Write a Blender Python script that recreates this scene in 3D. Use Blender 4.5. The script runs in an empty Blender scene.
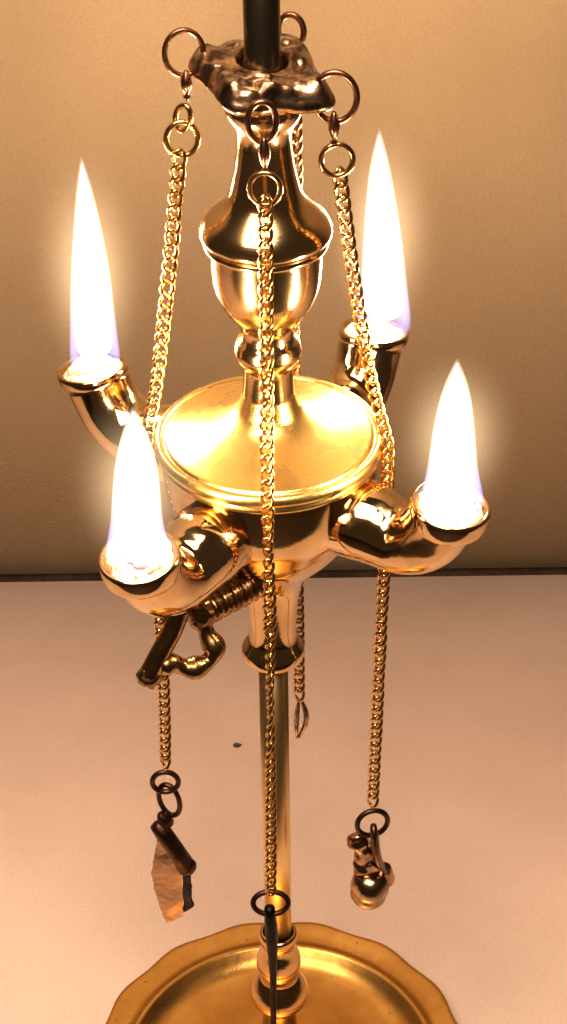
import bpy, bmesh, math, random
from mathutils import Vector, Matrix, noise
random.seed(7)
rad = math.radians
sc = bpy.context.scene
col = sc.collection

# ------------------------------------------------------------------ camera
F = 1900.0; W, Hh = 567, 1024
PITCH = 36.0; ROLL = -0.75
CAM = Vector((0.0046, -0.5495, 0.7205))
cd = bpy.data.cameras.new('camera'); cam = bpy.data.objects.new('camera', cd); col.objects.link(cam)
RM = Matrix.Rotation(rad(90 - PITCH), 4, 'X') @ Matrix.Rotation(rad(ROLL), 4, 'Z')
cam.matrix_world = Matrix.Translation(CAM) @ RM
cd.sensor_fit = 'VERTICAL'; cd.sensor_height = 24.0; cd.lens = 24.0 * F / Hh
cd.clip_start = 0.01; cd.clip_end = 50
sc.camera = cam
# ------------------------------------------------------------------ world and exposure
w = bpy.data.worlds.new('World'); sc.world = w; w.use_nodes = True
bg = w.node_tree.nodes['Background']
bg.inputs['Color'].default_value = (1.0, 0.62, 0.38, 1)
bg.inputs['Strength'].default_value = 0.04
sc.view_settings.view_transform = 'Standard'; sc.view_settings.look = 'None'
sc.view_settings.exposure = 0.0; sc.view_settings.gamma = 1.0
sc.render.engine = 'CYCLES'
cy = sc.cycles
cy.use_denoising = True; cy.sample_clamp_indirect = 6.0; cy.max_bounces = 10
cy.glossy_bounces = 6; cy.volume_step_rate = 1.0; cy.blur_glossy = 0.3
cy.caustics_reflective = True
# the broad soft ceiling light of the room
ld = bpy.data.lights.new('room_lamp', 'AREA'); ld.size = 1.3; ld.energy = 80; ld.color = (1, .76, .58)
lo = bpy.data.objects.new('room_lamp', ld); col.objects.link(lo)
lo.location = (-0.25, -0.75, 1.95)
lo.rotation_euler = (Vector((0, 0.1, 0.0)) - lo.location).to_track_quat('-Z', 'Y').to_euler()
FLAME_POWER = 270.0

# ------------------------------------------------------------------ measuring helpers (plan points of the lamp)
R3 = RM.to_3x3()
def ray(px, py):
    return (R3 @ Vector(((px - W / 2) / F, -(py - Hh / 2) / F, -1.0)))
def at_y(px, py, Y):
    d = ray(px, py); return CAM + d * ((Y - CAM.y) / d.y)
def at_z(px, py, Z):
    d = ray(px, py); return CAM + d * ((Z - CAM.z) / d.z)
def project(p):
    q = R3.transposed() @ (Vector(p) - CAM)
    return (W / 2 + F * q.x / -q.z, Hh / 2 - F * q.y / -q.z, -q.z)
def z_over(X, Y, py):
    lo_, hi = -0.3, 0.69
    for _ in range(50):
        m = (lo_ + hi) / 2
        if project((X, Y, m))[1] > py: lo_ = m
        else: hi = m
    return m
def ax(py, hw):
    z = z_over(0, 0, py); return (z, hw * project((0, 0, z))[2] / F)

# ------------------------------------------------------------------ materials
def newmat(name):
    m = bpy.data.materials.new(name); m.use_nodes = True
    nt = m.node_tree; return m, nt, nt.nodes['Principled BSDF'], nt.nodes, nt.links
def metal(name, c1, c2, rough=0.16, var=0.12, bump=0.05, scale=60, spot=0.0, bscale=220, turned=False):
    m, nt, p, N, L = newmat(name)
    p.inputs['Metallic'].default_value = 1.0
    tc = N.new('ShaderNodeTexCoord')
    n1 = N.new('ShaderNodeTexNoise'); n1.inputs['Scale'].default_value = scale; n1.inputs['Detail'].default_value = 6
    L.new(tc.outputs['Object'], n1.inputs['Vector'])
    cr = N.new('ShaderNodeValToRGB'); cr.color_ramp.elements[0].position = .38; cr.color_ramp.elements[1].position = .66
    cr.color_ramp.elements[0].color = (*c2, 1); cr.color_ramp.elements[1].color = (*c1, 1)
    L.new(n1.outputs['Fac'], cr.inputs['Fac'])
    out = cr.outputs['Color']
    if spot > 0:
        n3 = N.new('ShaderNodeTexNoise'); n3.inputs['Scale'].default_value = 420; n3.inputs['Detail'].default_value = 2
        L.new(tc.outputs['Object'], n3.inputs['Vector'])
        c3 = N.new('ShaderNodeValToRGB'); c3.color_ramp.elements[0].position = .70; c3.color_ramp.elements[1].position = .76
        c3.color_ramp.elements[0].color = (0, 0, 0, 1); c3.color_ramp.elements[1].color = (spot, spot, spot, 1)
        L.new(n3.outputs['Fac'], c3.inputs['Fac'])
        mx = N.new('ShaderNodeMixRGB'); mx.inputs['Color2'].default_value = (.16, .08, .03, 1)
        L.new(c3.outputs['Color'], mx.inputs['Fac']); L.new(out, mx.inputs['Color1']); out = mx.outputs['Color']
    L.new(out, p.inputs['Base Color'])
    mr = N.new('ShaderNodeMapRange'); mr.inputs['To Min'].default_value = rough + var; mr.inputs['To Max'].default_value = max(.03, rough - var * .5)
    mr.inputs['From Min'].default_value = .3; mr.inputs['From Max'].default_value = .7
    L.new(n1.outputs['Fac'], mr.inputs['Value']); L.new(mr.outputs['Result'], p.inputs['Roughness'])
    n2 = N.new('ShaderNodeTexNoise'); n2.inputs['Scale'].default_value = bscale; n2.inputs['Detail'].default_value = 4
    if turned:   # fine lathe rings
        mp = N.new('ShaderNodeMapping'); mp.inputs['Scale'].default_value = (.12, .12, 9)
        L.new(tc.outputs['Object'], mp.inputs['Vector']); L.new(mp.outputs['Vector'], n2.inputs['Vector'])
    else:
        L.new(tc.outputs['Object'], n2.inputs['Vector'])
    b = N.new('ShaderNodeBump'); b.inputs['Strength'].default_value = bump; b.inputs['Distance'].default_value = .001
    L.new(n2.outputs['Fac'], b.inputs['Height']); L.new(b.outputs['Normal'], p.inputs['Normal'])
    return m
BRASS = metal('polished_brass', (.87, .62, .32), (.66, .43, .20), .085, .05, .06, 70, spot=.18)
TURNED = metal('turned_brass', (.88, .63, .33), (.70, .46, .21), .13, .06, .05, 60, turned=True)
LIDM = metal('satin_brass_lid', (.93, .68, .25), (.82, .53, .16), .25, .07, .06, 55, spot=.35)
PLATE = metal('aged_plate_brass', (.76, .43, .115), (.58, .30, .07), .30, .08, .10, 45, spot=.8)
POLE = metal('pole_brass', (.93, .68, .32), (.80, .54, .22), .30, .07, .05, 40, spot=.3)
FOOTM = metal('foot_brass', (.74, .46, .19), (.58, .33, .11), .14, .06, .05, 60, turned=True)
DARKROD = metal('dark_rod', (.34, .28, .19), (.20, .16, .10), .24, .06, .04, 50)
CAPM = metal('tarnished_cast_brass', (.66, .44, .26), (.10, .05, .03), .22, .08, .22, 210, bscale=260)
HANDLE = metal('cast_dark_brass', (.52, .33, .14), (.25, .14, .06), .22, .10, .25, 160, bscale=300)
CHAINM = metal('gilt_chain', (.84, .55, .20), (.60, .35, .10), .18, .05, .03, 300)
COPPER = metal('copper_brown_wire', (.34, .17, .10), (.22, .10, .06), .28, .08, .05, 200)
RINGD = metal('browned_iron_ring', (.12, .06, .04), (.05, .028, .02), .38, .08, .15, 250)
BLACKM = metal('blackened_iron', (.022, .018, .015), (.012, .010, .009), .42, .10, .2, 250)

def plain(name, c1, c2, scale, rough, bump, bscale, spots=None, spec=.4, fine=.5):
    m, nt, p, N, L = newmat(name)
    tc = N.new('ShaderNodeTexCoord')
    n1 = N.new('ShaderNodeTexNoise'); n1.inputs['Scale'].default_value = scale; n1.inputs['Detail'].default_value = 8
    n1.inputs['Roughness'].default_value = .6
    L.new(tc.outputs['Object'], n1.inputs['Vector'])
    cr = N.new('ShaderNodeValToRGB'); cr.color_ramp.elements[0].position = .36; cr.color_ramp.elements[1].position = .66
    cr.color_ramp.elements[0].color = (*c2, 1); cr.color_ramp.elements[1].color = (*c1, 1)
    L.new(n1.outputs['Fac'], cr.inputs['Fac'])
    n2 = N.new('ShaderNodeTexNoise'); n2.inputs['Scale'].default_value = bscale; n2.inputs['Detail'].default_value = 5
    L.new(tc.outputs['Object'], n2.inputs['Vector'])
    mr = N.new('ShaderNodeMapRange'); mr.inputs['To Min'].default_value = 1 - fine; mr.inputs['To Max'].default_value = 1 + fine
    L.new(n2.outputs['Fac'], mr.inputs['Value'])
    mx = N.new('ShaderNodeMixRGB'); mx.blend_type = 'MULTIPLY'; mx.inputs['Fac'].default_value = 1
    L.new(cr.outputs['Color'], mx.inputs['Color1']); L.new(mr.outputs['Result'], mx.inputs['Color2'])
    L.new(mx.outputs['Color'], p.inputs['Base Color'])
    p.inputs['Roughness'].default_value = rough; p.inputs['Specular IOR Level'].default_value = spec
    b = N.new('ShaderNodeBump'); b.inputs['Strength'].default_value = bump; b.inputs['Distance'].default_value = .0008
    L.new(n2.outputs['Fac'], b.inputs['Height']); L.new(b.outputs['Normal'], p.inputs['Normal'])
    return m
TABLE = plain('matt_table_laminate', (.66, .495, .40), (.57, .42, .33), 7, .5, .25, 900, fine=.25)
WALLM = plain('painted_wall_board', (.41, .30, .18), (.34, .245, .145), 4, .6, .3, 700, fine=.2)
FLOORM = plain('dark_floor', (.05, .032, .022), (.03, .02, .014), 3, .7, .2, 60)
GAPSHADE = plain('painted_gap_shade', (.030, .018, .011), (.018, .010, .006), 40, .95, .2, 500, spec=.05)
DIRT = plain('dark_speck', (.07, .04, .03), (.04, .02, .02), 300, .8, .2, 900)
WICKM = plain('cotton_wick', (.74, .64, .48), (.16, .11, .07), 420, .95, .9, 1400, spec=.1)

# ------------------------------------------------------------------ object helpers
def obj(name, bm, mat, parent=None, smooth=True):
    me = bpy.data.meshes.new(name); bm.normal_update(); bm.to_mesh(me); bm.free()
    if smooth:
        for f in me.polygons: f.use_smooth = True
    me.materials.append(mat)
    o = bpy.data.objects.new(name, me); col.objects.link(o)
    if parent is not None:
        o.parent = parent
        o.matrix_parent_inverse = world_of(parent).inverted()
    return o
def world_of(o):
    m = Matrix.LocRotScale(o.location, o.rotation_euler, o.scale)
    return (world_of(o.parent) @ o.matrix_parent_inverse @ m) if o.parent else m
def tag(o, label=None, cat=None, group=None, kind=None):
    if label: o['label'] = label
    if cat: o['category'] = cat
    if group: o['group'] = group
    if kind: o['kind'] = kind
    return o
def empty(name, loc):
    o = bpy.data.objects.new(name, None); col.objects.link(o); o.location = loc; o.empty_display_size = .01
    return o
def lathe(bm, prof, seg=96, cx=0, cy_=0, M=None, wob=None):
    """prof: (z, r) from top to bottom; open ends are closed when r is 0"""
    rings = []
    for z, r in prof:
        ring = []
        if r < 1e-6:
            v = Vector((cx, cy_, z)); ring = [bm.verts.new(M @ v if M else v)]
        else:
            for k in range(seg):
                a = 2 * math.pi * k / seg
                rr = r * (wob(a, r, z) if wob else 1)
                v = Vector((cx + rr * math.cos(a), cy_ + rr * math.sin(a), z))
                ring.append(bm.verts.new(M @ v if M else v))
        rings.append(ring)
    for A, B in zip(rings, rings[1:]):
        for k in range(seg):
            j = (k + 1) % seg
            if len(A) == 1 and len(B) == 1: break
            if len(A) == 1: bm.faces.new((A[0], B[k], B[j]))
            elif len(B) == 1: bm.faces.new((A[k], B[0], A[j]))
            else: bm.faces.new((A[k], B[k], B[j], A[j]))
    bmesh.ops.recalc_face_normals(bm, faces=bm.faces)
    return bm
def cr_spline(pts, n):
    """Catmull-Rom through tuples"""
    out = []
    P = [pts[0]] + list(pts) + [pts[-1]]
    for i in range(1, len(P) - 2):
        for k in range(n):
            t = k / n
            out.append(tuple(0.5 * ((2 * b) + (-a + c) * t + (2 * a - 5 * b + 4 * c - d) * t * t + (-a + 3 * b - 3 * c + d) * t ** 3)
                             for a, b, c, d in zip(P[i - 1], P[i], P[i + 1], P[i + 2])))
    out.append(tuple(pts[-1])); return out
def tube(bm, pts, radii, seg=12, closed=False, caps=True, squash=1.0, up=None):
    pts = [Vector(p) for p in pts]; n = len(pts)
    if not hasattr(radii, '__len__'): radii = [radii] * n
    def tan(i):
        if closed: return (pts[(i + 1) % n] - pts[i - 1]).normalized()
        return (pts[min(i + 1, n - 1)] - pts[max(i - 1, 0)]).normalized()
    t0 = tan(0); u = Vector(up) if up else (Vector((0, 0, 1)) if abs(t0.z) < .9 else Vector((1, 0, 0)))
    u = (u - t0 * u.dot(t0)).normalized()
    rings = []
    for i in range(n):
        t = tan(i); u = (u - t * u.dot(t)).normalized(); v = t.cross(u)
        rings.append([bm.verts.new(pts[i] + (u * math.cos(2 * math.pi * k / seg) * squash + v * math.sin(2 * math.pi * k / seg)) * radii[i]) for k in range(seg)])
    for i in range(n if closed else n - 1):
        A, B = rings[i], rings[(i + 1) % n]
        off = 0
        if closed and i == n - 1:
            off = min(range(seg), key=lambda s: (A[0].co - B[s].co).length)
        for k in range(seg):
            j = (k + 1) % seg
            bm.faces.new((A[k], A[j], B[(j + off) % seg], B[(k + off) % seg]))
    if not closed and caps:
        for ring, p, s in ((rings[0], pts[0] - tan(0) * radii[0] * .5, 1), (rings[-1], pts[-1] + tan(n - 1) * radii[-1] * .5, -1)):
            c = bm.verts.new(p)
            for k in range(seg): bm.faces.new((ring[k], ring[(k + 1) % seg], c))
    bmesh.ops.recalc_face_normals(bm, faces=bm.faces)
    return bm
def ring_mesh(center, rx, rz, wire, M3, seg=40, gap=0.0):
    """flat oval ring in the local XZ plane, turned by M3"""
    bm = bmesh.new()
    pts = []
    for k in range(seg):
        a = gap / 2 + (2 * math.pi - gap) * k / (seg if gap == 0 else seg - 1)
        pts.append(Vector(center) + M3 @ Vector((rx * math.cos(a), 0, rz * math.sin(a))))
    tube(bm, pts, wire, 10, closed=(gap == 0)); return bm
def blob(bm, M, seg=20, rings=14, amp=0.0, freq=3.0, seed=0.0):
    r = bmesh.ops.create_uvsphere(bm, u_segments=seg, v_segments=rings, radius=1.0)
    for v in r['verts']:
        if amp: v.co *= 1 + amp * noise.noise(v.co * freq + Vector((seed, seed * 2, 3)))
        v.co = M @ v.co
    return r['verts']

# ------------------------------------------------------------------ setting
EDGE = at_z(283, 577, 0.0)
def slab(name, x0, x1, y0, y1, z0, z1, mat, kind='structure', bev=.004):
    bm = bmesh.new(); bmesh.ops.create_cube(bm, size=1)
    for v in bm.verts:
        v.co = Vector(((x0 + x1) / 2 + v.co.x * (x1 - x0), (y0 + y1) / 2 + v.co.y * (y1 - y0), (z0 + z1) / 2 + v.co.z * (z1 - z0)))
    bmesh.ops.bevel(bm, geom=list(bm.edges), offset=bev, segments=3, affect='EDGES')
    o = obj(name, bm, mat); o['kind'] = kind; return o
slab('table_top', -.9, .9, -.22, EDGE.y, -.035, 0, TABLE, bev=.0015)
slab('wall', -1.6, 1.6, EDGE.y + .010, EDGE.y + .08, -.5, 1.6, WALLM)
slab('floor', -3, 3, -3, EDGE.y + .3, -.80, -.75, FLOORM)
slab('gap_shade_strip', -.9, .9, EDGE.y + .0006, EDGE.y + .0085, -.030, -.0012, GAPSHADE, bev=.0006)  # added dark strip: its colour paints the shade of the gap behind the table
# a crumb of soot on the table
p0 = at_z(237, 746, 0)
bm = bmesh.new(); blob(bm, Matrix.Translation(p0 + Vector((0, 0, .0007))) @ Matrix.Diagonal((.0020, .0017, .0009, 1)), 14, 10, .5, 2.2, 4)
blob(bm, Matrix.Translation(p0 + Vector((.0017, .0006, .0004))) @ Matrix.Diagonal((.0009, .0007, .0005, 1)), 10, 8, .4, 2, 1)
tag(obj('soot_crumb', bm, DIRT), 'small dark soot crumb lying on the pale table behind the pole', 'crumb')

# ------------------------------------------------------------------ the lamp
lamp = tag(empty('oil_lamp', (0, 0, 0)), 'tall polished brass four-spout oil lamp with all wicks alight', 'oil lamp')
z_pl = .0
def wobp(a, r, z):
    k = max(0, (r - .072) / .0135); return 1 + .010 * k * math.cos(15 * (a - rad(78))) 
prof = [(.0075, 0), (.0075, .010), (.0072, .020), (.0058, .030), (.0046, .044), (.0042, .058), (.0052, .0635), (.0078, .0672), (.0102, .0694),
        (.0110, .0706), (.0108, .0720), (.0098, .0735), (.0096, .0760), (.0104, .0800), (.0112, .0835), (.0113, .0850), (.0108, .0858), (.0098, .0858), (.0088, .0848),
        (.0075, .0760), (.0040, .0690), (.0000, .0660), (.0000, .0640), (.0012, .0600), (.0012, 0)]
bm = lathe(bmesh.new(), prof, 240, wob=wobp)
obj('base_plate', bm, PLATE, lamp)
rp = ax(700, 14.6)[1]
# foot: turned knobs above the plate
foot = [ax(931, 15.5), ax(932, 18.3), ax(936, 19.2), ax(940, 18.4), ax(942, 16.3), ax(947, 17.2), ax(953, 20.4), ax(960, 22.2), ax(967, 21.4), ax(973, 18.2),
        ax(976, 18.0), ax(979, 21.5), ax(984, 26.2), ax(989, 28.8), ax(994, 28.6), ax(998, 25.6), ax(1001, 20.5), ax(1006, 17.2), ax(1014, 16.6), ax(1028, 18.0), ax(1045, 22.5), ax(1060, 31.0), ax(1068, 44.0)]
foot = [(max(z, .0060), r) for z, r in foot]
obj('foot_knob', lathe(bmesh.new(), cr_spline(foot, 3), 72), FOOTM, lamp)
zt = ax(640, 1)[0]; zb = ax(936, 1)[0]
obj('pole', lathe(bmesh.new(), [(zt + .004, 0), (zt + .004, rp), (zb + .05, rp), (zb - .004, rp * 1.02), (zb - .004, 0)], 48), POLE, lamp)
# bowl and its flared socket
bowl = [(442, 60), (443, 106), (446, 108.5), (452, 108.5), (463, 107.5), (480, 105), (497, 99.5), (514, 89), (529, 79), (544, 65), (557, 50), (569, 37.5), (580, 30.5),
        (592, 27.3), (605, 25.2), (620, 23.6), (632, 23.2), (638, 24.6), (642, 27.6), (645.5, 30.4), (648.5, 31.4), (652, 31.2), (655, 29), (655.5, 24), (652, 16.5), (645, 15.2)]
bowl = cr_spline([ax(*q) for q in bowl], 3)
obj('bowl', lathe(bmesh.new(), bowl, 120), BRASS, lamp)
# lid with its ribbed neck
lidp = [(407, 32), (412, 38), (417.5, 50), (423, 68), (427.5, 84), (431, 97), (432.5, 103), (434.3, 105.2), (434.2, 107), (432.8, 109), (433, 112.5), (435.5, 115), (439, 115.2), (442, 113), (442.5, 110.5),
        (444, 111), (446.5, 112), (449, 111), (450, 108.0), (449.5, 98)]
neck_top = [(392, 26.5), (399, 28.5)]
obj('lid', lathe(bmesh.new(), cr_spline([ax(*q) for q in neck_top + lidp], 4), 144), LIDM, lamp)
neck = [(98, 30), (100, 37), (105, 39.3), (111, 38.8), (118, 35.5), (126, 30.5), (134, 28), (142, 27.6), (152, 28.6), (166, 30.6), (180, 33.8), (191, 36.8), (199, 41.8), (206, 49), (212, 56),
        (218, 61.8), (224, 65.5), (228, 66.8), (231, 66.9), (233.5, 65.5), (235, 60.6), (236.5, 59.4), (238.5, 62.6), (242, 63), (244.5, 60.5), (246, 56.5), (249, 56), (262, 55.8), (276, 54.6), (289, 51.6), (300, 46.6), (309, 40.5), (317, 33.5),
        (323, 28.8), (329, 27.2), (336, 27.8), (340, 31.5), (345, 33.4), (350, 34), (355, 32.4), (359, 29), (363, 25.8), (372, 25), (383, 25.6), (394, 26.6), (396, 24)]
obj('turned_neck', lathe(bmesh.new(), cr_spline([ax(*q) for q in neck], 3), 120), TURNED, lamp)
# upper dark rod
zc = z_over(0, 0, 66); rr_ = 18.6 * project((0, 0, zc + .01))[2] / F
obj('upper_rod', lathe(bmesh.new(), [(.60, 0), (.60, rr_), (zc + .003, rr_), (zc + .001, rr_ * 1.12), (zc - .004, rr_ * 1.12), (zc - .012, rr_), (zc - .012, 0)], 48), DARKROD, lamp)
# cast suspension cap with four lobes
bm = bmesh.new()
NA, NR = 128, 26
RC = .0212
lobes = [(58, .0066, .95), (158, .0074, 1.0), (-32, .0078, 1.06), (-112, .0036, .98)]
def cap_r(a):
    r = .0166
    for deg, amp, _ in lobes:
        d = (a - rad(deg) + math.pi) % (2 * math.pi) - math.pi
        r += amp * math.exp(-(d / .36) ** 2)
    return r * (1 + .04 * noise.noise(Vector((math.cos(a) * 2.2, math.sin(a) * 2.2, 5))))
top, bot = [], []
for i in range(NR + 1):
    rt, rb = [], []
    for k in range(NA):
        a = 2 * math.pi * k / NA
        t = i / NR
        R = cap_r(a)
        r = (rr_ * 1.0) + (R - rr_) * t
        x, y = r * math.cos(a), r * math.sin(a)
        tl_ = .10 * (y - .55 * x)
        zz = zc + .0002 + .0016 * math.sin(math.pi * min(1, t * .95)) + tl_ - .0030 * (max(0, t - .8) / .2) ** 2
        cupd = math.exp(-((r - rr_ * 1.5) / .0016) ** 2) * .0016 - math.exp(-((r - rr_) / .0016) ** 2) * .003
        rel = noise.noise(Vector((x * 150, y * 150, 2))) * .0022 + noise.noise(Vector((x * 330, y * 330, 7))) * .0008
        zz += cupd + rel * min(1, t * 2.2) * (1 - max(0, t - .85) * 3)
        rt.append(bm.verts.new((x, y, zz)))
        rb.append(bm.verts.new((x * .985, y * .985, zc - .0088 + .0022 * t ** 3 + tl_ + .3 * rel)))
    top.append(rt); bot.append(rb)
for i in range(NR):
    for k in range(NA):
        j = (k + 1) % NA
        bm.faces.new((top[i][k], top[i + 1][k], top[i + 1][j], top[i][j]))
        bm.faces.new((bot[i][k], bot[i][j], bot[i + 1][j], bot[i + 1][k]))
mid = [bm.verts.new(((top[-1][k].co + bot[-1][k].co) / 2) * 1.0 + Vector((math.cos(2 * math.pi * k / NA), math.sin(2 * math.pi * k / NA), 0)) * .0016) for k in range(NA)]
for k in range(NA):
    j = (k + 1) % NA
    bm.faces.new((top[-1][k], mid[k], mid[j], top[-1][j])); bm.faces.new((mid[k], bot[-1][k], bot[-1][j], mid[j]))
bmesh.ops.recalc_face_normals(bm, faces=bm.faces)
cap = obj('suspension_cap', bm, CAPM, lamp)
m_ = cap.modifiers.new('s', 'SUBSURF'); m_.levels = 1; m_.render_levels = 1

# spouts -------------------------------------------------------------
ZN = z_over(0, 0, 440)
noz_px = [('rear left', 92, 368), ('rear right', 374, 331), ('front right', 451, 505), ('front left', 139, 556)]
sp = []
for nm, px, py in noz_px:
    c = at_z(px, py, ZN); sp.append((nm, c, math.atan2(c.y, c.x), math.hypot(c.x, c.y)))
tips = [(83, 158), (380, 130), (455, 360), (134, 408)]
def spout(i):
    nm, c, a, S = sp[i]
    e = Vector((math.cos(a), math.sin(a), 0)); up = Vector((0, 0, 1))
    pth = [(.012, -.019, .0120), (.022, -.0195, .0140), (.032, -.0200, .0142), (.039, -.0193, .0144), (.0435, -.0195, .0142), (.0480, -.0204, .0133), (.0520, -.0212, .0125),
           (.0565, -.0215, .0120), (.0625, -.0190, .0121), (.0675, -.0145, .0121), (.0705, -.0095, .0120), (.0728, -.0045, .0122)]
    pth = [(s * S / .0755, z, r) for s, z, r in pth]
    pth = cr_spline(pth, 5)
    bm = bmesh.new()
    tube(bm, [e * s + up * (ZN + z) for s, z, r in pth], [r for s, z, r in pth], 40, up=(0, 0, 1))
    body = obj('spout', bm, BRASS, lamp)
    tilt = rad(9)
    axis = up.cross(e)
    M = Matrix.Translation(c) @ Matrix.Rotation(tilt, 4, axis)
    k = 1.0
    pr = [(-.0030, 0), (-.0030, .0085), (-.0022, .0100), (-.0004, .0112), (.0004, .0120), (.0006, .0126), (.0001, .0131), (-.0010, .0133), (-.0040, .0131), (-.0060, .0129), (-.0072, .0125), (-.0079, .0117), (-.0081, .0105), (-.0081, 0)]
    if i < 2: pr = pr[:8] + [(-.0022, .0133), (-.0034, .0129), (-.0042, .0120), (-.0044, .0110), (-.0046, 0)]
    obj('nozzle', lathe(bmesh.new(), pr, 64, M=M, wob=lambda a_, r, z: 1 + .012 * math.sin(3 * a_ + i)), BRASS, body)
    # cotton wick: a thick folded strand lying in the nozzle
    bm = bmesh.new()
    n = 70; ptsw = []
    for q in range(n):
        t = q / (n - 1); an = i * 1.7 + .9 * math.sin(t * 7.5); r = .0072 * (2 * t - 1)
        ptsw.append(M @ Vector((r * math.cos(an), r * math.sin(an), -.0004 + .0020 * math.sin(math.pi * t) + .0005 * math.sin(11 * t))))
    tube(bm, ptsw, [.0021 + .0003 * math.sin(q * .7) for q in range(n)], 14)
    blob(bm, M @ Matrix.Translation((0, 0, -.0014)) @ Matrix.Diagonal((.0112, .0110, .0026, 1)), 28, 16, .25, 2.0, i)
    for v in bm.verts:
        v.co += Vector((1, 1, 1)) * .0006 * noise.noise(v.co * 420)
    obj('wick', bm, WICKM, body)
    return M
spM = [spout(i) for i in range(4)]

# finger loop handle under the bowl ------------------------------------
hd = -.040
hroot = obj('finger_loop', tube(bmesh.new(), [Vector(p) for p in cr_spline([tuple(at_y(px, py, Y)) for px, py, Y in
      [(204, 604, -.036), (203, 618, -.038), (207, 634, -.040), (214, 648, -.042), (209, 660, -.044), (197, 667, -.046), (184, 667, -.047), (171, 663, -.048), (160, 668, -.049), (150, 677, -.050)]], 5)],
      [.0036 + .0007 * math.sin(k * .55) - (.0006 if k > 38 else 0) for k in range(46)], 16), HANDLE, lamp)
bm = bmesh.new()
pp = cr_spline([tuple(at_y(px, py, Y)) for px, py, Y in [(258, 580, -.020), (245, 588, -.024), (231, 595, -.028), (217, 602, -.032), (204, 610, -.036)]], 14)
tube(bm, pp, [.0052 + .0008 * math.sin(k * 1.25) + .0003 * math.sin(k * 3.1) for k in range(len(pp))], 18)
blob(bm, Matrix.Translation(at_y(202, 612, -.037)) @ Matrix.Diagonal((.0058, .0058, .0062, 1)), 20, 14, .35, 3, 2)
obj('ribbed_shank', bm, HANDLE, lamp)
bm = bmesh.new()
pp = cr_spline([tuple(at_y(px, py, Y)) for px, py, Y in [(180, 608, -.044), (173, 630, -.046), (162, 650, -.048), (150, 674, -.050)]], 6)
tube(bm, pp, [.0034 + .0008 * abs(k / len(pp) - .4) for k in range(len(pp))], 14)
blob(bm, Matrix.Translation(at_y(150, 676, -.050)) @ Matrix.Diagonal((.0046, .0044, .0040, 1)), 18, 12, .3, 3, 5)
obj('handle_brace', bm, HANDLE, lamp)

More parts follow.
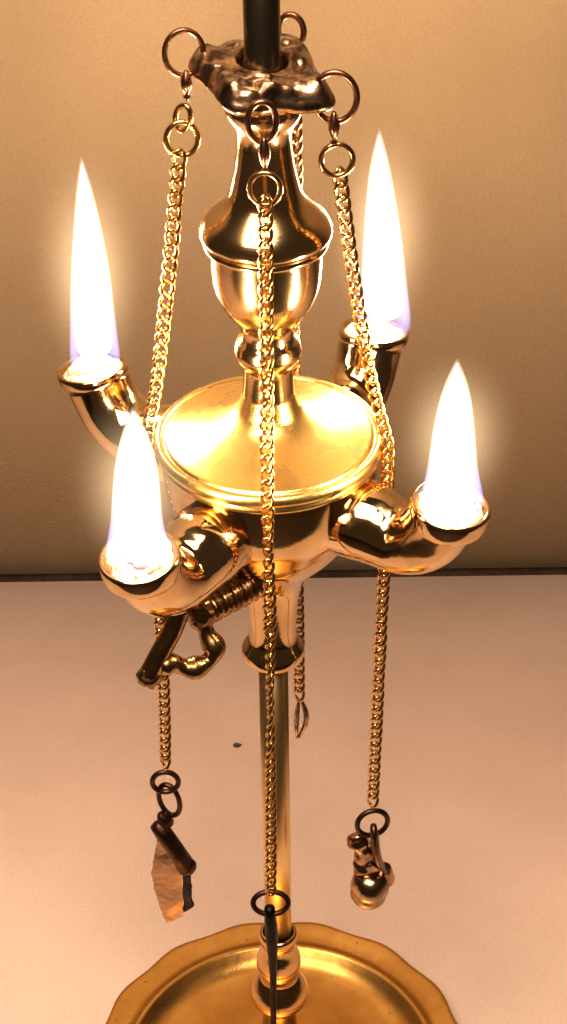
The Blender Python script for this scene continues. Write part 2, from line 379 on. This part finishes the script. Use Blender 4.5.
# ------------------------------------------------------------------ flames
def flame_mats():
    m, nt, p, N, L = newmat('flame_core')
    N.remove(p); em = N.new('ShaderNodeEmission'); em.inputs['Color'].default_value = (1, .67, .38, 1)
    tc = N.new('ShaderNodeTexCoord'); sx = N.new('ShaderNodeSeparateXYZ'); L.new(tc.outputs['Object'], sx.inputs[0])
    ms = N.new('ShaderNodeMapRange'); ms.interpolation_type = 'SMOOTHSTEP'; ms.inputs['From Min'].default_value = .0; ms.inputs['From Max'].default_value = .34
    ms.inputs['To Min'].default_value = 3; ms.inputs['To Max'].default_value = FLAME_POWER; L.new(sx.outputs['Z'], ms.inputs['Value']); L.new(ms.outputs['Result'], em.inputs['Strength'])
    mf = N.new('ShaderNodeMapRange'); mf.interpolation_type = 'SMOOTHSTEP'; mf.inputs['From Min'].default_value = .0; mf.inputs['From Max'].default_value = .22
    L.new(sx.outputs['Z'], mf.inputs['Value'])
    tr = N.new('ShaderNodeBsdfTransparent'); mxs = N.new('ShaderNodeMixShader'); L.new(mf.outputs['Result'], mxs.inputs[0]); L.new(tr.outputs[0], mxs.inputs[1]); L.new(em.outputs[0], mxs.inputs[2])
    L.new(mxs.outputs[0], N['Material Output'].inputs['Surface']); core = m
    m, nt, p, N, L = newmat('flame_envelope'); N.remove(p)
    tc = N.new('ShaderNodeTexCoord'); sx = N.new('ShaderNodeSeparateXYZ'); L.new(tc.outputs['Object'], sx.inputs[0])
    cr = N.new('ShaderNodeValToRGB'); E = cr.color_ramp.elements
    E[0].position = 0.0; E[0].color = (.36, .42, 1.0, 1); E[1].position = 1.0; E[1].color = (1.0, .86, .66, 1)
    e = E.new(.16); e.color = (.48, .46, 1.0, 1); e = E.new(.28); e.color = (.85, .66, .75, 1); e = E.new(.45); e.color = (1, .88, .72, 1)
    st = N.new('ShaderNodeMapRange'); st.inputs['From Min'].default_value = .05; st.inputs['From Max'].default_value = .5
    st.inputs['To Min'].default_value = 42; st.inputs['To Max'].default_value = 190
    L.new(sx.outputs['Z'], cr.inputs['Fac']); L.new(sx.outputs['Z'], st.inputs['Value'])
    em = N.new('ShaderNodeEmission'); L.new(cr.outputs['Color'], em.inputs['Color']); 
    # near the wick the flame is a hollow shell of blue gas: dim inside, brighter at its wall
    cx_ = N.new('ShaderNodeCombineXYZ'); L.new(sx.outputs['X'], cx_.inputs[0]); L.new(sx.outputs['Y'], cx_.inputs[1])
    ln = N.new('ShaderNodeVectorMath'); ln.operation = 'LENGTH'; L.new(cx_.outputs[0], ln.inputs[0])
    sh = N.new('ShaderNodeMapRange'); sh.interpolation_type = 'SMOOTHSTEP'; sh.inputs['From Min'].default_value = .0052; sh.inputs['From Max'].default_value = .0092
    sh.inputs['To Min'].default_value = .12; sh.inputs['To Max'].default_value = 2.2; L.new(ln.outputs['Value'], sh.inputs['Value'])
    hz = N.new('ShaderNodeMapRange'); hz.inputs['From Min'].default_value = .10; hz.inputs['From Max'].default_value = .26; L.new(sx.outputs['Z'], hz.inputs['Value'])
    mm = N.new('ShaderNodeMix'); L.new(hz.outputs['Result'], mm.inputs[0]); L.new(sh.outputs['Result'], mm.inputs[2]); mm.inputs[3].default_value = 1
    mu = N.new('ShaderNodeMath'); mu.operation = 'MULTIPLY'; L.new(mm.outputs[0], mu.inputs[0]); L.new(st.outputs['Result'], mu.inputs[1])
    L.new(mu.outputs[0], em.inputs['Strength'])
    L.new(em.outputs[0], N['Material Output'].inputs['Volume']); env = m
    m, nt, p, N, L = newmat('flame_bloom'); N.remove(p)
    tc = N.new('ShaderNodeTexCoord'); ln = N.new('ShaderNodeVectorMath'); ln.operation = 'LENGTH'; L.new(tc.outputs['Object'], ln.inputs[0])
    mr = N.new('ShaderNodeMapRange'); mr.inputs['From Min'].default_value = 1.0; mr.inputs['From Max'].default_value = .15
    mr.inputs['To Min'].default_value = 0; mr.inputs['To Max'].default_value = 1
    L.new(ln.outputs['Value'], mr.inputs['Value'])
    pw = N.new('ShaderNodeMath'); pw.operation = 'POWER'; pw.inputs[1].default_value = 2.6; L.new(mr.outputs['Result'], pw.inputs[0])
    ml = N.new('ShaderNodeMath'); ml.operation = 'MULTIPLY'; ml.inputs[1].default_value = 50.0; L.new(pw.outputs[0], ml.inputs[0])
    em = N.new('ShaderNodeEmission'); em.inputs['Color'].default_value = (1, .70, .38, 1); L.new(ml.outputs[0], em.inputs['Strength'])
    L.new(em.outputs[0], N['Material Output'].inputs['Volume']); glow = m
    return core, env, glow
CORE, ENV, GLOW = flame_mats()
flame_prof = [(0, .0), (.0, .55), (.005, .93), (.04, 1.03), (.10, 1.0), (.18, .93), (.28, .87), (.38, .82), (.50, .745), (.62, .64), (.74, .50), (.84, .345), (.92, .19), (.97, .085), (1.0, 0)]
core_prof = [(0, .0), (.0, .5), (.02, .80), (.08, .97), (.16, 1.0), (.25, .96), (.38, .87), (.50, .79), (.62, .67), (.74, .51), (.84, .34), (.92, .18), (.97, .07), (1.0, 0)]
flabels = ['tall pointed white flame on the rear left spout, farthest left in the photo', 'tall white flame on the rear right spout, highest and just behind the right chain',
           'slim white flame on the front right spout, standing alone at the right', 'bright white flame on the front left spout, lowest and nearest the looped handle']
fw = [.0079, .0085, .0086, .0088]
for i in range(4):
    M = spM[i]; c = sp[i][1] + Vector(([.0014, .0036, .0003, -.0003][i], [0, .001, 0, 0][i], .0010))
    zt_ = z_over(c.x, c.y, tips[i][1]); h = zt_ - c.z
    # keep the tip where the draught leans it
    tp = at_y(tips[i][0], tips[i][1], c.y); lean = (tp.x - c.x)
    f = empty('flame', c); tag(f, flabels[i], 'flame', 'flames on the four wicks')
    def fl(name, z0, z1, rs, mat, dz=0, blunt=False):
        bm = bmesh.new()
        pr = cr_spline(core_prof if blunt else flame_prof, 4)
        zs = z0 * h; hh = (z1 - z0) * h
        prof_ = []
        for t, r in pr:
            prof_.append((t, max(0, r)))
        prof_[0] = (0, 0); prof_[-1] = (1, 0)
        lathe(bm, [(t, r) for t, r in prof_], 40)
        for v in bm.verts:
            t = v.co.z; tz = z0 + t * (z1 - z0)
            wv = 1 + .05 * math.sin(6 * tz + i)
            if blunt and t < .25:   # arched dark cone at the foot of the flame
                rad_ = math.hypot(v.co.x, v.co.y); v.co.z += .17 * (1 - min(1, rad_) ** 1.6) * (1 - t / .25)
            x = v.co.x * fw[i] * rs * wv; y = v.co.y * fw[i] * rs * wv
            x += lean * max(0.0, tz) ** 1.5 + .0007 * math.sin(4 * tz + 2 * i) * tz
            v.co = Vector((x, y, v.co.z * hh))
        # local z of the mesh runs 0..1 so that the colour follows the height
        for v in bm.verts: v.co.z /= hh
        o = obj(name, bm, mat); o.parent = f; o.location = (0, 0, zs + dz); o.scale = (1, 1, hh)
        return o
    fl('flame_core', .02, .975, .80, CORE, blunt=True)
    fl('flame_envelope', -.015, 1.015, 1.12, ENV)
    bm = bmesh.new(); bmesh.ops.create_uvsphere(bm, u_segments=32, v_segments=20, radius=1)
    g = obj('flame_bloom', bm, GLOW); g.parent = f; g.location = (lean * .35, 0, h * .47); g.scale = (.0245, .0245, h * .68)  # emissive volume added to stand in for lens bloom around the flame

# ------------------------------------------------------------------ chains
PITCHC = .0046
bm = bmesh.new(); ptsL = []
for k in range(28):
    t = 2 * math.pi * k / 28
    x, z = .00195 * math.cos(t), .00340 * math.sin(t)
    tw = z / .00335 * rad(42)
    ptsL.append((x * math.cos(tw), x * math.sin(tw), z))
tube(bm, ptsL, .00064, 8, closed=True)
link_me = bpy.data.meshes.new('chain_link'); bm.to_mesh(link_me); bm.free()
for f_ in link_me.polygons: f_.use_smooth = True
link_me.materials.append(CHAINM)
link_dk = link_me.copy(); link_dk.materials.clear(); 
CHAIND = metal('worn_chain', (.62, .38, .17), (.46, .26, .11), .22, .06, .04, 300)
link_dk.materials.append(CHAIND)
def links(root, pts, roll0, rollk, me, hide=None):
    pts = [Vector(p) for p in pts]
    L_ = [0]
    for a, b in zip(pts, pts[1:]): L_.append(L_[-1] + (b - a).length)
    n = int(L_[-1] / PITCHC)
    R = random.Random(int(roll0 * 100) + n)
    inv = world_of(root).inverted()
    for k in range(n + 1):
        s = min(k * PITCHC, L_[-1] - 1e-6)
        i = max(j for j in range(len(pts) - 1) if L_[j] <= s)
        t = (s - L_[i]) / max(1e-9, L_[i + 1] - L_[i])
        p = pts[i].lerp(pts[i + 1], t); d = (pts[i + 1] - pts[i]).normalized()
        q = d.to_track_quat('Z', 'Y').to_matrix().to_4x4()
        roll = rad(roll0) + rollk * k + R.uniform(-.22, .22) + .34 * math.sin(k * .21 + roll0)
        tl = Matrix.Rotation(R.uniform(-.09, .09), 4, 'X')
        o = bpy.data.objects.new('chain_link', me); col.objects.link(o); o.parent = root
        m4 = inv @ Matrix.Translation(p) @ q @ Matrix.Rotation(roll, 4, 'Z') @ tl
        o.location = m4.to_translation(); o.rotation_euler = m4.to_euler()
def face(yaw, tiltdeg=0, lean=0):
    return (Matrix.Rotation(rad(yaw), 3, 'Z') @ Matrix.Rotation(rad(tiltdeg), 3, 'X') @ Matrix.Rotation(rad(lean), 3, 'Y'))
def px_m(p): return project(p)[2] / F
def ring_at(name, px, py, Y, rpx, rzpx, wire, mat, parent, M3, gap=0):
    c = at_y(px, py, Y); s = px_m(c)
    return obj(name, ring_mesh(c, rpx * s, rzpx * s / .88, wire, M3, gap=gap), mat, parent)
def clasp(px0, py0, px1, py1, Y, mat, parent, wpx=5.5):
    a, b = at_y(px0, py0, Y), at_y(px1, py1, Y); s = px_m(a)
    bm = bmesh.new(); n = 18
    d = b - a
    tube(bm, [a + d * (k / (n - 1)) for k in range(n)], [s * wpx * (.35 + .65 * math.sin(math.pi * min(1, (k / (n - 1)) * 1.25)) if k < n * .72 else .42 + .25 * math.sin(k * 2.2)) for k in range(n)], 14, squash=.75)
    return obj('clasp', bm, mat, parent)
zr = z_over(0, 0, 437)
def rim(px, py, r):       # a point just outside the lid rim
    p = at_z(px, py, zr); k = (r) / math.hypot(p.x, p.y); return Vector((p.x * k, p.y * k, zr))
def drop(p, py):          # straight below p, at image row py
    return Vector((p.x, p.y, z_over(p.x, p.y, py)))
RIMR = ax(437, 115)[1]

# left chain
GROUPC = 'chains hanging from the suspension cap'
ch = tag(empty('chain', at_y(183, 52, .004)), 'left gilt curb chain from the cap, its lower end holding the flat folded plate', 'chain', GROUPC)
ring_at('cap_ring', 184, 53, .004, 19.5, 21, .0009, COPPER, ch, face(8))
clasp(186, 71, 187, 100, .002, COPPER, ch, 8)
ring_at('jump_ring', 183, 118, .001, 9, 13, .0009, CHAIND, ch, face(-35, 0, 20))
ring_at('jump_ring', 182, 139, .000, 16, 16, .0009, CHAINM, ch, face(5))
pr_ = rim(144, 444, RIMR + .0020)
a0 = at_y(179, 160, -.001)
e0 = drop(pr_, 768) + Vector((-.0014, 0, 0))
path = cr_spline([tuple(a0), tuple(a0.lerp(pr_, .33) + Vector((.0006, 0, -.0004))), tuple(a0.lerp(pr_, .72) + Vector((.0006, 0, -.0006))), tuple(pr_ + Vector((.0, 0, .004))), tuple(pr_ + Vector((-.0003, 0, -.006))), tuple(drop(pr_, 560)), tuple(drop(pr_, 680)), tuple(e0)], 6)
links(ch, path, 96, .002, link_me)
# its pendant: a folded flat plate on two dark rings
pd = tag(empty('hinged_plate_pendant', e0), 'thin flat brass plate with a dark rolled tube hinge, hanging from the left chain', 'pendant')
YL = e0.y
def Q(px, py, dy=0): return at_y(px, py, YL + dy)
off = project(e0)[0] - 163
ring_at('hanging_ring', 163 + off, 782, YL, 13, 12, .0011, RINGD, pd, face(0, 0, 12))
ring_at('hanging_ring', 167 + off, 800, YL + .001, 11, 18, .0011, RINGD, pd, face(-20, 0, -6))
# rolled tube
bm = bmesh.new()
tube(bm, [Q(155 + off, 824, 0), Q(162 + off, 834, -.001), Q(172 + off, 848, -.002), Q(184 + off, 866, -.003)], [.0033, .0036, .0036, .0038], 24)
blob(bm, Matrix.Translation(Q(163 + off, 820, 0)) @ Matrix.Diagonal((.0034, .0026, .0046, 1)), 16, 12, .25, 2, 2)
blob(bm, Matrix.Translation(Q(184 + off, 866, -.003)) @ Matrix.Diagonal((.0043, .0036, .0043, 1)), 18, 12, .12, 3, 3)
obj('rolled_hinge', bm, metal('dull_brown_metal', (.10, .05, .034), (.04, .02, .015), .38, .1, .3, 200), pd)
def sheet(name, pts, th, mat, parent, bend=0):
    bm = bmesh.new()
    vs = [bm.verts.new(p) for p in pts]; f_ = bm.faces.new(vs); bm.normal_update()
    n = f_.normal.copy()
    bmesh.ops.triangulate(bm, faces=[f_]); bmesh.ops.subdivide_edges(bm, edges=list(bm.edges), cuts=3, use_grid_fill=True)
    for v in bm.verts: v.co += n * (.0007 * noise.noise(v.co * 110) + .00018 * noise.noise(v.co * 420)) + Vector((1, 0, .6)) * .0006 * noise.noise(v.co * 300 + Vector((9, 9, 9)))
    r = bmesh.ops.extrude_face_region(bm, geom=list(bm.faces))
    for v in [g for g in r['geom'] if isinstance(g, bmesh.types.BMVert)]: v.co += n * th
    bmesh.ops.recalc_face_normals(bm, faces=bm.faces)
    return obj(name, bm, mat, parent, smooth=False)
LEAFM = metal('flat_leaf_brass', (.56, .36, .22), (.44, .26, .14), .34, .08, .35, 90, spot=.6)
sheet('flat_plate', [Q(155 + off, 838), Q(152 + off, 856), Q(149 + off, 872), Q(152 + off, 886), Q(156 + off, 900), Q(160 + off, 912), Q(165 + off, 922), Q(173 + off, 918), Q(181 + off, 914), Q(180 + off, 898, -.001), Q(179 + off, 872, -.002), Q(168 + off, 852, -.001)], .0008, LEAFM, pd)
sheet('folded_edge', [Q(180 + off, 870, -.003), Q(186 + off, 872, -.005), Q(189 + off, 888, -.005), Q(188 + off, 896, -.005), Q(191 + off, 907, -.005), Q(181 + off, 913, -.001), Q(180 + off, 894, -.002)], .001, BLACKM, pd)

# right chain
ch = tag(empty('chain', at_y(337, 95, -.010)), 'right gilt curb chain from the cap, its lower end holding the small bell snuffer', 'chain', GROUPC)
ring_at('cap_ring', 335, 97, -.012, 22, 23, .0010, COPPER, ch, face(-6))
clasp(334, 112, 334, 146, -.013, COPPER, ch, 8)
ring_at('jump_ring', 337, 160, -.013, 16, 15, .0009, CHAIND, ch, face(4))
pr_ = rim(384, 452, RIMR + .0018)
a0 = at_y(340, 178, -.012)
e1 = drop(pr_, 806) + Vector((-.0022, 0, 0))
path = cr_spline([tuple(a0), tuple(a0.lerp(pr_, .35) + Vector((-.0012, 0, -.0004))), tuple(a0.lerp(pr_, .72) + Vector((-.0010, 0, -.0006))), tuple(pr_ + Vector((0, 0, .004))), tuple(pr_ + Vector((.0003, 0, -.006))), tuple(drop(pr_, 560)), tuple(drop(pr_, 700) + Vector((-.0012, 0, 0))), tuple(e1)], 6)
links(ch, path, 100, .002, link_me)
pd = tag(empty('bell_snuffer_pendant', e1), 'small round brass snuffer with a knotted top, hanging from the right chain', 'pendant')
YL = e1.y; off = project(e1)[0] - 370
ring_at('hanging_ring', 370 + off, 823, YL, 15.5, 15, .0011, RINGD, pd, face(10))
SN = metal('dull_snuffer_brass', (.50, .36, .22), (.26, .16, .09), .20, .1, .25, 130)
bm = bmesh.new()
c = Q(367 + off, 888)
T = Matrix.Translation(c) @ Matrix.Rotation(rad(8), 4, 'Y')
lathe(bm, [(.0092, 0), (.0092, .0030), (.0084, .0052), (.0062, .0070), (.0034, .0078), (.0008, .0080), (-.0006, .0076), (-.0014, .0072), (-.0022, .0075), (-.0044, .0073), (-.0064, .0060), (-.0080, .0040), (-.0088, .0018), (-.0090, 0)], 36, M=T)
bell = obj('snuffer_bell', bm, SN, pd)
bm = bmesh.new()
blob(bm, Matrix.Translation(Q(363 + off, 866)) @ Matrix.Diagonal((.0056, .0042, .0058, 1)), 18, 14, .3, 1.6, 4)
blob(bm, Matrix.Translation(Q(356 + off, 842)) @ Matrix.Rotation(rad(-25), 4, 'Y') @ Matrix.Diagonal((.0048, .0032, .0052, 1)), 18, 14, .3, 1.5, 6)
blob(bm, Matrix.Translation(Q(384 + off, 874)) @ Matrix.Rotation(rad(-18), 4, 'Y') @ Matrix.Diagonal((.0028, .0026, .0072, 1)), 18, 14, .3, 1.5, 8)
blob(bm, Matrix.Translation(Q(362 + off, 853)) @ Matrix.Diagonal((.0042, .0032, .0066, 1)), 18, 14, .3, 1.5, 9)
kt = obj('knotted_top', bm, metal('brown_cast_metal', (.50, .31, .18), (.20, .11, .06), .22, .1, .3, 140), pd)
rm = kt.modifiers.new('fuse', 'REMESH'); rm.mode = 'VOXEL'; rm.voxel_size = .0005; rm.use_smooth_shade = True
sm = kt.modifiers.new('soften', 'SMOOTH'); sm.factor = .6; sm.iterations = 6
bm = bmesh.new()
tube(bm, [Q(371 + off, 826, -.004), Q(372 + off, 836, -.005), Q(373 + off, 848, -.005), Q(376 + off, 860, -.004), Q(383 + off, 872, -.002)], [.0022, .0030, .0030, .0026, .0016], 14, squash=.6)
obj('bail', bm, metal('dark_bail_metal', (.20, .12, .07), (.08, .05, .03), .3, .1, .2, 140), pd)

# front chain
ch = tag(empty('chain', at_y(262, 120, -.026)), 'long front gilt curb chain hanging before the neck, holding the black needle', 'chain', GROUPC)
ring_at('cap_ring', 262, 122, -.0245, 14.5, 19, .0010, COPPER, ch, face(6))
clasp(264, 138, 265, 175, -.027, COPPER, ch, 8)
ring_at('jump_ring', 265, 189, -.028, 15.5, 15.5, .0009, CHAIND, ch, face(-4))
pr_ = rim(267.5, 505, RIMR + .0026)
a0 = at_y(265, 206, -.029)
e2 = drop(pr_, 892) + Vector((-.0016, 0, 0))
path = cr_spline([tuple(a0), tuple(a0.lerp(pr_, .5)), tuple(pr_ + Vector((0, -.0002, .004))), tuple(pr_ + Vector((0, -.0005, -.006))), tuple(drop(pr_, 640)), tuple(drop(pr_, 780) + Vector((-.0008, 0, 0))), tuple(e2)], 6)
links(ch, path, -10, .018, link_me)
pd = tag(empty('needle_pendant', e2), 'long thin black wick needle hanging by a ring below the front chain', 'pendant')
YL = e2.y; off = project(e2)[0] - 270
ring_at('hanging_ring', 270 + off, 903, YL, 17.5, 11.5, .0011, RINGD, pd, face(0, -16))
bm = bmesh.new()
na = Q(269 + off, 908, -.001); zb_ = .030
nb = Vector((na.x + .0012, na.y + .004, zb_))
n = 30
tube(bm, [na.lerp(nb, k / (n - 1)) + Vector((.0005 * math.sin(k * .22), 0, 0)) for k in range(n)], [.0016 + .0010 * math.exp(-((k - 3) / 3.5) ** 2) - .0006 * (k / n) for k in range(n)], 14)
obj('needle', bm, BLACKM, pd)

# rear chain
ch = tag(empty('chain', at_y(291, 30, .022)), 'rear gilt chain mostly hidden behind the neck and the lid', 'chain', GROUPC)
ring_at('cap_ring', 291, 31, .022, 13, 15, .0010, COPPER, ch, face(-12))
clasp(294, 44, 296, 70, .024, COPPER, ch, 5)
ring_at('jump_ring', 296, 84, .025, 13, 13, .0009, CHAIND, ch, face(4))
pr_ = rim(297.5, 372, RIMR + .0022)
a0 = at_y(296, 98, .026)
e3 = drop(pr_, 700)
path = cr_spline([tuple(a0), tuple(a0.lerp(pr_, .5)), tuple(pr_ + Vector((0, 0, .004))), tuple(pr_ + Vector((0, .0004, -.006))), tuple(drop(pr_, 540)), tuple(e3)], 6)
links(ch, path, 40, .04, link_dk)
pd = tag(empty('tweezers_pendant', e3), 'small dark leaf-shaped tweezers hanging close behind the pole', 'pendant')
YL = e3.y; off = project(e3)[0] - 295
for dx, nm in ((-1.6, 'blade'), (1.8, 'blade')):
    bm = bmesh.new(); n = 16
    a_, b_ = Q(296 + dx * .6 + off, 700), Q(293.5 + dx * .6 + off, 737)
    tube(bm, [a_.lerp(b_, k / (n - 1)) + Vector((.0016 * math.sin(math.pi * k / (n - 1)) * dx / 1.7 + .001 * math.sin(math.pi * k / (n - 1)), 0, 0)) for k in range(n)], [.0008 + .0016 * math.sin(math.pi * (k + .6) / n) for k in range(n)], 12, squash=.5)
    obj(nm, bm, CAPM, pd)
print('ZN', ZN, 'RIMR', RIMR, 'rp', rp, 'rr', rr_, 'edge', EDGE, [(round(s[2] * 57.3), round(s[3], 4)) for s in sp], 'zc', zc)
